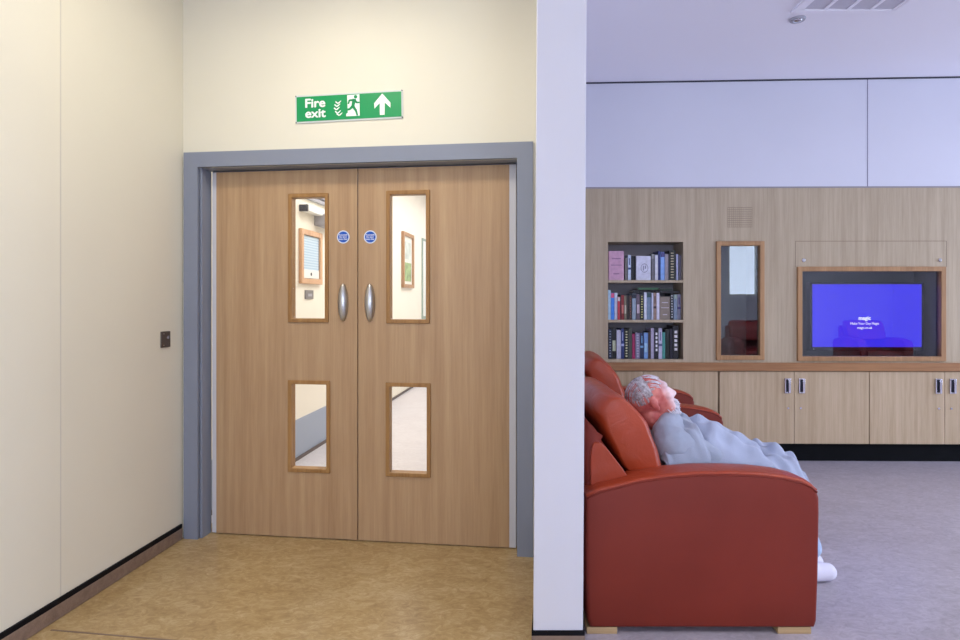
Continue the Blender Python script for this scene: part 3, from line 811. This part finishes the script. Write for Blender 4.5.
# ------------------------------------------------------------------ armchairs
def px2(px, py, d=2.37): return ((px-586)*d/F, CZ-(py-HY)/F*d)
def smoothpts(P, it=1):
    for _ in range(it):
        Q = []
        for i in range(len(P)):
            a, b = P[i], P[(i+1) % len(P)]
            Q.append((a[0]*.75+b[0]*.25, a[1]*.75+b[1]*.25)); Q.append((a[0]*.25+b[0]*.75, a[1]*.25+b[1]*.75))
        P = Q
    return P
def armchair(side_m, top_m, label, group):
    """origin under the rear near corner; x forward, y across away from the camera, z up"""
    t = thing('armchair', label, 'armchair', group=group)
    W_ = .88; aw = .145
    topP = [(587,497),(600,491),(640,481),(670,476.5),(700,474.3),(730,474),(760,475.2),(785,478),(803,482),(812,486),(817.5,491)]
    prof = [px2(*p) for p in topP] + [(.924,.54),(.925,.48),(.921,.25),(.914,.05),(.906,.0255),(.02,.0255),(.008,.05),(.003,.3)]
    for y0 in (0, W_-aw):
        b = MB(); n = 12
        rings = []
        pr = prof
        cx_, cz_2 = .45, .33
        def inset(e): return [(p[0]+(e if p[0] < .1 else -e if p[0] > .85 else 0), p[1]+(e if p[1] < .06 else -e if p[1] > .5 else 0)) for p in pr]
        for yy, e in ((0,.012),(.004,.004),(.012,0),(aw-.012,0),(aw-.004,.004),(aw,.012)):
            rings.append([(p[0], y0+yy, p[1]) for p in inset(e)])
        b.loft(rings)
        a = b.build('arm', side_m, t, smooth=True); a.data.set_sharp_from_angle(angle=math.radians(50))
        # padded top strip with welt
        b = MB()
        up = [px2(*p) for p in topP]
        R = []
        for i, p in enumerate(up):
            q0 = up[max(0,i-1)]; q1 = up[min(len(up)-1,i+1)]
            tx, tz = q1[0]-q0[0], q1[1]-q0[1]; L = math.hypot(tx,tz); nx, nz = -tz/L, tx/L
            h = .008
            ring = []
            for yy, hh in ((.004,-.006),(.008,h*.7),(.022,h),(aw/2,h*1.3),(aw-.022,h),(aw-.008,h*.7),(aw-.004,-.006)):
                ring.append((p[0]+nx*hh, y0+yy, p[1]+nz*hh))
            R.append(ring)
        b.loft(R); b.build('arm_pad', top_m, a, smooth=True)
        b = MB()
        for yy in (y0+.004, y0+aw-.004): b.tube([(p[0], yy, p[1]-.006) for p in up] , .0045, 6)
        b.build('welt', side_m, a, smooth=True)
    for fx0, fx1 in ((-.0,.125),(.757,.893)):
        for y0 in (.005, W_-aw+.0):
            b = MB(); b.box(fx0+.004, fx1, y0, y0+aw-.01, 0, .026); b.build('foot', M['foot'], t, bevel=.002)
    i0, i1 = aw, W_-aw
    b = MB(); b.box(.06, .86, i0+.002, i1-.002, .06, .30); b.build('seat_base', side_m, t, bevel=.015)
    b = MB()
    rings = []
    for s in range(9):
        v = -1+2*s/8; e = (1-abs(v)**4)**.5*.03
        y = (i0+i1)/2+v*((i1-i0)/2-.004)
        rings.append([(x, y, z) for x, z in smoothpts([(.22,.30),(.22,.42+e),(.5,.41+e),(.84,.41+e),(.90,.38+e*.6),(.90,.31)], 2)])
    b.loft(rings); b.build('seat', top_m, t, smooth=True)
    # back shell
    b = MB()
    P = [(.03,.10),(.016,.45),(.008,.62),(.006,.74),(.008,.79),(.015,.83),(.03,.82),(.075,.75),(.13,.68),(.20,.56),(.26,.42),(.27,.10)]
    P = smoothpts(P, 1); yc = W_/2
    rings = []
    for y, e in ((i0-.06,.02),(i0-.045,.004),(i0-.02,0),(i1+.02,0),(i1+.045,.004),(i1+.06,.02)):
        cx_ = sum(p[0] for p in P)/len(P)
        rings.append([(p[0]+(e if p[0] < cx_ else -e), y, p[1]-(e if p[1] > .8 else 0)) for p in P])
    b.loft(rings)
    sh_ = b.build('back_shell', side_m, t, smooth=True); sh_.data.set_sharp_from_angle(angle=math.radians(60))
    # side wing panel of the back
    b = MB(); b.prism(smoothpts([(.030,.60),(.034,.735),(.062,.745),(.09,.73),(.20,.585),(.22,.50),(.04,.48)], 2), i0-.075, i0-.055)
    b.build('back_side', top_m, t, smooth=False, bevel=.004)
    # back cushion
    P = [(.052,.85),(.06,.89),(.09,.925),(.13,.935),(.175,.92),(.235,.875),(.29,.815),(.325,.735),(.362,.63),(.368,.595),(.34,.572),(.27,.562),(.205,.58),(.14,.675),(.078,.785)]
    P = smoothpts(P, 2); b = MB(); rings = []
    cxm, czm = sum(p[0] for p in P)/len(P), sum(p[1] for p in P)/len(P)
    for s in range(25):
        v = math.sin((-1+2*s/24)*math.pi/2); q = max(0, 1-abs(v)**5)**.5*.93+.07 if abs(v) < 1 else .07
        y = yc+v*(i1-i0+.05)/2
        rings.append([(cxm+(p[0]-cxm)*(.62+.38*q)+.006*math.sin(9*p[1]*6+v*5)*.3, y, czm+(p[1]-czm)*(.85+.15*q)) for p in P])
    b.loft(rings); b.build('back_cushion', top_m, t, smooth=True)
    return t
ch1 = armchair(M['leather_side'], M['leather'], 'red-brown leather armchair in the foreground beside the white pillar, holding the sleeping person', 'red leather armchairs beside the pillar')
ch1.location = ((586-CX)/F*2.37, 2.37, 0)
ch2 = copy_tree(ch1); ch2['label'] = 'empty red-brown leather armchair behind the occupied one, nearer the base cabinets'
ch2.rotation_euler = (0,0,math.radians(-6)); ch2.location = (.625, 3.90, 0)
def recolor(o, m):
    for c in o.children:
        if c.data and c.data.materials and c.name.split('.')[0] != 'foot':
            c.data = c.data.copy(); c.data.materials.clear(); c.data.materials.append(m)
        recolor(c, m)
for i, (x, y, r, lab) in enumerate(((5.1,-1.3,95,'burgundy leather armchair by the rear wall, seen reflected in the narrow glazed niche'),(7.2,-1.4,95,'burgundy leather armchair by the rear wall, seen reflected in the television glass'))):
    c = copy_tree(ch1); c['label'] = lab; c['group'] = 'burgundy armchairs along the rear wall'; c.location = (x,y,0); c.rotation_euler = (0,0,math.radians(r))
    recolor(c, M['leather_dark'])

# ------------------------------------------------------------------ person
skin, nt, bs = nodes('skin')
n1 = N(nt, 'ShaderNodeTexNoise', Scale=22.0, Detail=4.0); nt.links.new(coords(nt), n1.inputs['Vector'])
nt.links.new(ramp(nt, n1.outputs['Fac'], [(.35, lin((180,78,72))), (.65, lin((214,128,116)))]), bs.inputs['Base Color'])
# window light painted into the skin: face front pales against ruddy scalp, ears, neck
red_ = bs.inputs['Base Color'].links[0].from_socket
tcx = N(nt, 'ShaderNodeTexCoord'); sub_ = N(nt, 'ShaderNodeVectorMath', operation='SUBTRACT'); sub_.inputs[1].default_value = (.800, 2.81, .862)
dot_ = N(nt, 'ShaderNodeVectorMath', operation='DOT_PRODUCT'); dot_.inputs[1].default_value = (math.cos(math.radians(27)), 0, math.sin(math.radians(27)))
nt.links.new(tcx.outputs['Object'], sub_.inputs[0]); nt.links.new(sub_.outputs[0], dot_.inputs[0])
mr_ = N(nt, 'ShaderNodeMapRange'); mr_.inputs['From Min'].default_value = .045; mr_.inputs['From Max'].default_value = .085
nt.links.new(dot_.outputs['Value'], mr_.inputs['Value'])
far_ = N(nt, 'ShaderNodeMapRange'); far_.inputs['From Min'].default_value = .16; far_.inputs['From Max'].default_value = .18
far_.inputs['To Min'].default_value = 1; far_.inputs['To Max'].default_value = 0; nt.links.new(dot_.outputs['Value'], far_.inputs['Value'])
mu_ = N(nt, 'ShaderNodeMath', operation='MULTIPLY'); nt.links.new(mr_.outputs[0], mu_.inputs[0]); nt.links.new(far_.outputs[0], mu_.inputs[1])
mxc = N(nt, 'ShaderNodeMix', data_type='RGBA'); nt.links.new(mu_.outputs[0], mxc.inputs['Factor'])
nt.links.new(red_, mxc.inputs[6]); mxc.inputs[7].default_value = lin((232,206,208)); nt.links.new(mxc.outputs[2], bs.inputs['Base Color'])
bs.inputs['Roughness'].default_value = .45; bs.inputs['Subsurface Weight'].default_value = .12; bs.inputs['Subsurface Radius'].default_value = (.01,.004,.002)
def fabric(name, c, c2):
    m, nt, b = nodes(name); v = coords(nt)
    n = N(nt, 'ShaderNodeTexNoise', Scale=6.0, Detail=5.0); nt.links.new(v, n.inputs['Vector'])
    nt.links.new(ramp(nt, n.outputs['Fac'], [(.3, lin(c)), (.7, lin(c2))]), b.inputs['Base Color'])
    n2 = N(nt, 'ShaderNodeTexNoise', Scale=260.0, Detail=2.0); nt.links.new(v, n2.inputs['Vector']); bump(nt, b, n2.outputs['Fac'], .4, .003)
    b.inputs['Roughness'].default_value = .95; b.inputs['Sheen Weight'].default_value = .25; return m
fleece = fabric('blue_grey_fleece', (150,158,176), (166,174,192))
blanketm = fabric('pale_blue_fleece', (158,166,188), (174,182,204))
trou = fabric('pale_blue_trousers', (150,172,206), (168,188,216))
PY = 2.81
TI = math.radians(27); fx_, fz_ = math.cos(TI), math.sin(TI)
HC = Vector((.800, PY, .862))
TURN = math.radians(8)
HR = Matrix(((fx_,0,-fz_),(0,1,0),(fz_,0,fx_)))   # columns: forward, side, up
def hp(f, s, u): return tuple(HC + HR @ Vector((f, s, u)))
b = MB()
b.ell(hp(-.012,0,.022), (.100,.078,.088), HR)         # cranium
b.ell(hp(.022,0,-.025), (.075,.066,.085), HR)         # face mass
b.ell(hp(.045,0,-.088), (.042,.046,.036), HR)         # jaw
b.ell(hp(.078,0,-.098), (.018,.022,.018), HR)         # chin
b.ell(hp(.070,0,.030), (.026,.052,.020), HR)          # brow
for s in (-1,1):
    b.ell(hp(.062,s*.038,-.018), (.024,.024,.022), HR)    # cheekbones
    b.ell(hp(.074,s*.030,.006), (.014,.015,.010), HR)     # closed lids
    b.ell(hp(.050,s*.045,-.060), (.030,.022,.035), HR)
    b.ell(hp(-.012,s*.078,-.008), (.018,.010,.032), HR)   # ears
    b.ell(hp(-.006,s*.080,-.034), (.010,.008,.014), HR)
    b.ell(hp(.096,s*.010,-.034), (.010,.009,.008), HR)    # nostril wings
b.cap(hp(.082,0,.016), hp(.106,0,-.028), .010, .013)  # nose
b.ell(hp(.090,0,-.062), (.012,.024,.007), HR)         # lips
b.ell(hp(.087,0,-.075), (.011,.021,.007), HR)
b.cap(hp(-.035,0,-.07), (.87,PY,.735), .058, .062)    # neck
b.ell((.945,PY,.635), (.15,.175,.10)); b.ell((1.06,PY,.585), (.14,.165,.10))
b.cap((.87,PY-.06,.72), (.86,PY-.15,.69), .055, .05); b.cap((.87,PY+.06,.72), (.86,PY+.15,.69), .055, .05)
for s in (-1,1):
    y = PY+s*.17
    b.cap((.865,y,.685), (1.03,y+s*.01,.60), .048, .040); b.cap((1.03,y+s*.01,.60), (1.12,PY+s*.07,.60), .038, .026)
    # hand
    hx, hy, hz = 1.155, PY+s*.055, .600
    b.ell((hx,hy,hz), (.045,.036,.014))
    for j, (ln, of) in enumerate(((.068,-.028),(.078,-.010),(.072,.009),(.056,.026))):
        p0 = Vector((hx+.028, hy+of, hz)); p1 = p0+Vector((ln*.5, -s*.006, .004)); p2 = p1+Vector((ln*.45, -s*.006, -.014))
        b.cap(p0, p1, .0085, .008); b.cap(p1, p2, .008, .007)
    b.cap((hx-.01, hy-s*.03, hz), (hx+.025, hy-s*.052, hz+.004), .010, .009); b.cap((hx+.025, hy-s*.052, hz+.004), (hx+.05, hy-s*.05, hz), .009, .008)
    # legs
    ly = PY+s*.10
    b.cap((1.10,ly,.545), (1.375,ly,.53), .078, .056); fy = PY+.055+s*.055; b.cap((1.37,ly,.53), (1.545,fy,.13), .046, .027)
    # foot
    b.cap((1.53,fy,.055), (1.625,fy+.01,.035), .034, .024); b.cap((1.545,fy,.13), (1.535,fy,.06), .034, .036)
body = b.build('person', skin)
bake(body, [('REMESH', dict(mode='VOXEL', voxel_size=.0048)), ('SMOOTH', dict(factor=.5, iterations=3))])
tag(body, 'person with thin grey hair asleep in the foreground armchair under pale blue-grey covers', 'person')
# ear detail is left in the body; hair
b = MB()
hairm, nt, bs = nodes('grey_hair')
v = coords(nt, (1,.2,1)); n = N(nt, 'ShaderNodeTexNoise', Scale=90.0, Detail=4.0); nt.links.new(v, n.inputs['Vector'])
nt.links.new(ramp(nt, n.outputs['Fac'], [(.3, lin((138,126,126))), (.7, lin((206,200,204)))]), bs.inputs['Base Color']); bs.inputs['Roughness'].default_value = .7
random.seed(3)
def strand(b, pts, r):
    b.tube(pts, r, 5)
def onhead(f, s, u, k=1.0):                        # point on the enlarged cranium in direction (f,s,u)
    d = Vector((f, s, u)).normalized(); e = Vector((.100,.078,.088))
    r = 1/math.sqrt(sum((d[i]/e[i])**2 for i in range(3)))
    return hp(*(Vector((-.012,0,.022)) + d*r*k))
# combed-over thin strands from the back of the head forward, plus a fringe round the back
for i in range(84):
    th = random.uniform(-1.4, 1.4)               # side position across the crown
    pts = []; start = random.uniform(2.2, 3.2); end = start-random.uniform(.4, 1.5)
    for q in range(7):
        a = start+(end-start)*q/6                  # 0 = forehead, pi = occiput
        pts.append(onhead(math.cos(a), math.sin(th)*(.9), math.sin(a)*math.cos(th)+ .02, 1.012+.012*random.random()))
    strand(b, pts, .0016)
for i in range(34):
    s = random.choice((-1,1)); a0_ = random.uniform(1.5, 3.3); pts = []
    for q in range(6):
        u_ = .55-.75*q/5
        pts.append(onhead(math.cos(a0_)*.8, s*.75, u_*(1 if a0_ > 2 else .8), 1.012+.01*random.random()))
    strand(b, pts, .0016)
for i in range(70):                                # pale combed lock over the side
    a0_ = random.gauss(1.62, .08); pts = []
    for q in range(7):
        t_ = q/6; th = -1.5+1.6*t_
        pts.append(onhead(math.cos(a0_), math.sin(th), math.sin(a0_)*math.cos(th), 1.014+.01*random.random()))
    strand(b, pts, .0019)
hair = b.build('hair', hairm, body, smooth=True)
whm = plain('white_hair', (222,218,226), .8, noise=.06, nscale=60)
b = MB()
for i in range(44):                                # thin white forelock combed back from the brow
    th = random.uniform(-1.15, 1.15); pts = []; st = random.uniform(.9, 1.35); en = random.uniform(.45, .7)
    for q in range(7):
        a = st+(en-st)*q/6
        pts.append(onhead(math.cos(a), math.sin(th), math.sin(a)*math.cos(th), 1.012+.02*random.random()))
    strand(b, pts, .0018)
b.build('forelock', whm, body, smooth=True)
b = MB()
for i in range(170):                               # short white beard along the jaw
    t_ = random.uniform(-1, 1); sd = math.sin(t_*1.35); fr = math.cos(t_*1.35)
    k_ = random.random(); r0 = Vector((.022+.070*fr-.012*k_, .062*sd, -.048-.050*k_))
    ln = .016+.014*random.random()
    d = Vector((.45*fr+.1, .35*sd, -.8)).normalized()
    strand(b, [hp(*(r0+d*(ln*q/3)+Vector((.004*math.sin(i), 0, 0)))) for q in range(4)], .002)
b.build('beard', whm, body, smooth=True)
# sweater
b = MB()
b.ell((.925,PY,.645), (.16,.20,.115)); b.ell((1.02,PY,.62), (.14,.19,.115))
b.cap((.875,PY-.03,.745), (.875,PY+.03,.745), .068, .068)
for s in (-1,1):
    y = PY+s*.18
    b.cap((.85,y,.68), (1.02,y+s*.012,.635), .075, .062); b.cap((1.02,y+s*.012,.635), (1.14,PY+s*.08,.605), .056, .040)
    b.cap((.86,PY+s*.06,.725), (.85,y,.685), .07, .075)
sw = b.build('sweater', fleece, body)
tx = bpy.data.textures.new('folds', 'CLOUDS'); tx.noise_scale = .09
bake(sw, [('REMESH', dict(mode='VOXEL', voxel_size=.009)), ('SMOOTH', dict(factor=.5, iterations=4)), ('DISPLACE', dict(texture=tx, strength=.022, mid_level=.5))])
b = MB(); 
rings = []
for q in range(5):
    u_ = q/4; r = .066-.006*u_
    c = Vector((.872,PY,.742)).lerp(Vector((.845,PY,.79)), u_); ax = (Vector((.80,PY,.84))-Vector((.872,PY,.742))).normalized(); qq = ax.to_track_quat('Z','Y').to_matrix()
    rings.append([tuple(c+qq@Vector((r*math.cos(2*math.pi*j/24), r*math.sin(2*math.pi*j/24), 0))) for j in range(24)])
b.loft(rings); b.build('collar', plain('white_collar', (226,226,234), .9), body, smooth=True)
# trousers
b = MB()
for s in (-1,1):
    ly = PY+s*.10
    fy = PY+.055+s*.055; b.cap((1.09,ly,.545), (1.37,ly,.53), .088, .064); b.cap((1.37,ly,.53), (1.512,fy,.20), .070, .060)
    b.cap((1.500,fy,.25), (1.540,fy,.165), .060, .056)
tr = b.build('trousers', trou, body)
bake(tr, [('REMESH', dict(mode='VOXEL', voxel_size=.009)), ('SMOOTH', dict(factor=.5, iterations=3))])
slm = plain('white_slipper', (226,222,236), .9, bmp=.4)
for s in (-1,1):
    ly = PY+s*.10; b = MB()
    ly = PY+.055+s*.055
    b.cap((1.51,ly,.042), (1.632,ly+.01,.044), .040, .041); b.cap((1.50,ly,.022), (1.632,ly+.01,.024), .020, .022)
    b.cap((1.545,ly,.12), (1.53,ly,.06), .037, .040)
    o = b.build('slipper', slm, body); bake(o, [('REMESH', dict(mode='VOXEL', voxel_size=.006)), ('SMOOTH', dict(factor=.5, iterations=4))])

# blanket ------------------------------------------------------------
def lerp_path(P, u):
    L = [0]
    for a, c in zip(P, P[1:]): L.append(L[-1]+math.dist(a, c))
    d = u*L[-1]
    for i in range(len(P)-1):
        if d <= L[i+1] or i == len(P)-2:
            t = (d-L[i])/(L[i+1]-L[i]); return tuple(P[i][j]+(P[i+1][j]-P[i][j])*t for j in range(len(P[0])))
def drape(name, path, halfw, zlow, foldf, m, label=None, parent=None, nu=110, nv=70, yc=PY, thick=.012):
    """path: (x, z) crest; falls at both sides to zlow(x)"""
    b = MB(); G = []
    for i in range(nu+1):
        x, z = lerp_path(path, i/nu); row = []
        for j in range(nv+1):
            w = -1+2*j/nv; hw = halfw(x)
            prof = max(0, 1-abs(w)**3.0)**.6
            zz = zlow(x)+(z-zlow(x))*prof
            dx, dzz = foldf(i/nu, w, x)
            row.append(b.bm.verts.new((x+dx, yc+w*hw, zz+dzz*(.25+.75*prof))))
        G.append(row)
    for i in range(nu):
        for j in range(nv): b.bm.faces.new((G[i][j], G[i+1][j], G[i+1][j+1], G[i][j+1]))
    o = b.build(name, m, parent, smooth=True)
    bake(o, [('SMOOTH', dict(factor=.5, iterations=2)), ('SOLIDIFY', dict(thickness=thick, offset=-1)), ('SUBSURF', dict(levels=1))])
    if label: tag(o, label, 'blanket')
    return o
def fold1(u, w, x):
    d = .014*math.sin(26*(u*.8+w*.4)+1.0)*(1-.4*abs(w)) + .006*math.sin(47*u-9*w)
    if u > .52: d += .012*math.sin(80*(u-.5)+4*w)*min(1, (u-.52)*5)
    return (.004*math.sin(22*u+8*w), d)
lap = [(.92,.66),(.96,.705),(1.00,.748),(1.04,.762),(1.10,.738),(1.16,.702),(1.215,.688),(1.25,.662),(1.275,.612),(1.305,.612),(1.35,.635),(1.39,.632),(1.425,.605),(1.447,.56),(1.455,.50),(1.457,.42)]
drape('blanket', lap, lambda x: .262 if x < 1.2 else .262-.16*(x-1.2), lambda x: .60 if x < 1.28 else max(.36, .60-(x-1.28)*.9), fold1, blanketm, 'pale blue fleece blanket over the lap and knees of the sleeping person')
def fold2(u, w, x):
    return (.012*(1-w*w)*math.sin(3*w+1), .007*math.sin(16*(u*.7-w*.5)) + .005*math.sin(31*u+12*w))
shw = [(.79,.64),(.80,.69),(.83,.725),(.87,.742),(.91,.760),(.945,.775),(.965,.772),(.978,.755),(.982,.735)]
drape('shawl', shw, lambda x: .284, lambda x: .61, fold2, fleece, parent=body)

# ------------------------------------------------------------------ lights
def area(name, loc, rot, sx, sy, power, col, spread=180):
    l = bpy.data.lights.new(name, 'AREA'); l.shape = 'RECTANGLE'; l.size = sx; l.size_y = sy; l.energy = power; l.color = col; l.spread = math.radians(spread)
    o = bpy.data.objects.new(name, l); COL.objects.link(o); o.location = loc; o.rotation_euler = rot; return o
H2 = math.pi/2
DAY = (.65,.76,1.0)
for x0, x1, z0, z1 in RW:
    w_ = x1-x0
    area('window_daylight', ((x0+x1)/2, YB-.15, (z0+z1)/2), (H2,0,0), w_-.06, z1-z0-.06, (21 if x0 < 4 else 14)*w_*(z1-z0), DAY)
for y0, y1 in ((.9,2.5),(2.9,4.5)):
    area('window_daylight', (XR+.15, (y0+y1)/2, 1.55), (H2+.3,0,H2), y1-y0-.06, 2.0, 108, DAY)
# ceiling panels (diffuse luminaires) in the lounge and behind the camera, warm downlight by the doors, corridor
def panel(name, loc, sx, sy, power, col, lab, mat):
    t = thing(name, lab, 'light', loc)
    b = MB(); b.frame(-sx/2-.03, sx/2+.03, -sy/2-.03, sy/2+.03, .03, 0, .02); o = b.build('frame', M['vent'], t); o.rotation_euler = (H2,0,0)
    b = MB(); b.box(-sx/2, sx/2, -sy/2, sy/2, -.006, -.001); b.build('diffuser', mat, t)
    area(name+'_light', (loc[0], loc[1], loc[2]-.03), (0,0,0), sx, sy, power, col)
panel('ceiling_light', (3.4, .6, CEIL-.04), 1.2, 1.2, 58, (.80,.87,1.0), 'square white ceiling light over the middle of the lounge', M['lamp'])
panel('ceiling_light', (6.0, .6, CEIL-.02), 1.2, 1.2, 40, (.80,.87,1.0), 'square white ceiling light over the right side of the lounge', M['lamp'])
panel('ceiling_light', (-.75, 2.25, CEIL-.02), .6, .3, 16, (1.0,.94,.77), 'small warm ceiling light in front of the double doors', M['warmlamp'])
panel('ceiling_light', (-.9, .2, CEIL-.02), .6, .6, 5, (1.0,.97,.93), 'square ceiling light above the entrance area behind the camera', M['warmlamp'])
area('corridor_light', (-.2, 6.0, 2.95), (0,0,-TH), 1.0, 4.5, 62, (1.0,.97,.93))
area('corridor_light', (.3, 10.0, 2.95), (0,0,-TH), 1.0, 4.0, 42, (.95,.95,1.0))
W_ = bpy.data.worlds.new('world'); S.world = W_; W_.use_nodes = True
bg = W_.node_tree.nodes['Background']; bg.inputs['Color'].default_value = (.72,.83,1,1); bg.inputs['Strength'].default_value = 1.6

S.view_settings.view_transform = 'Standard'; S.view_settings.look = 'None'; S.view_settings.gamma = 1; S.view_settings.use_curve_mapping = False
S.view_settings.exposure = 0.0
S.cycles.use_denoising = True
S.cycles.max_bounces = 8; S.cycles.diffuse_bounces = 5; S.cycles.sample_clamp_indirect = 6
bpy.context.view_layer.update()
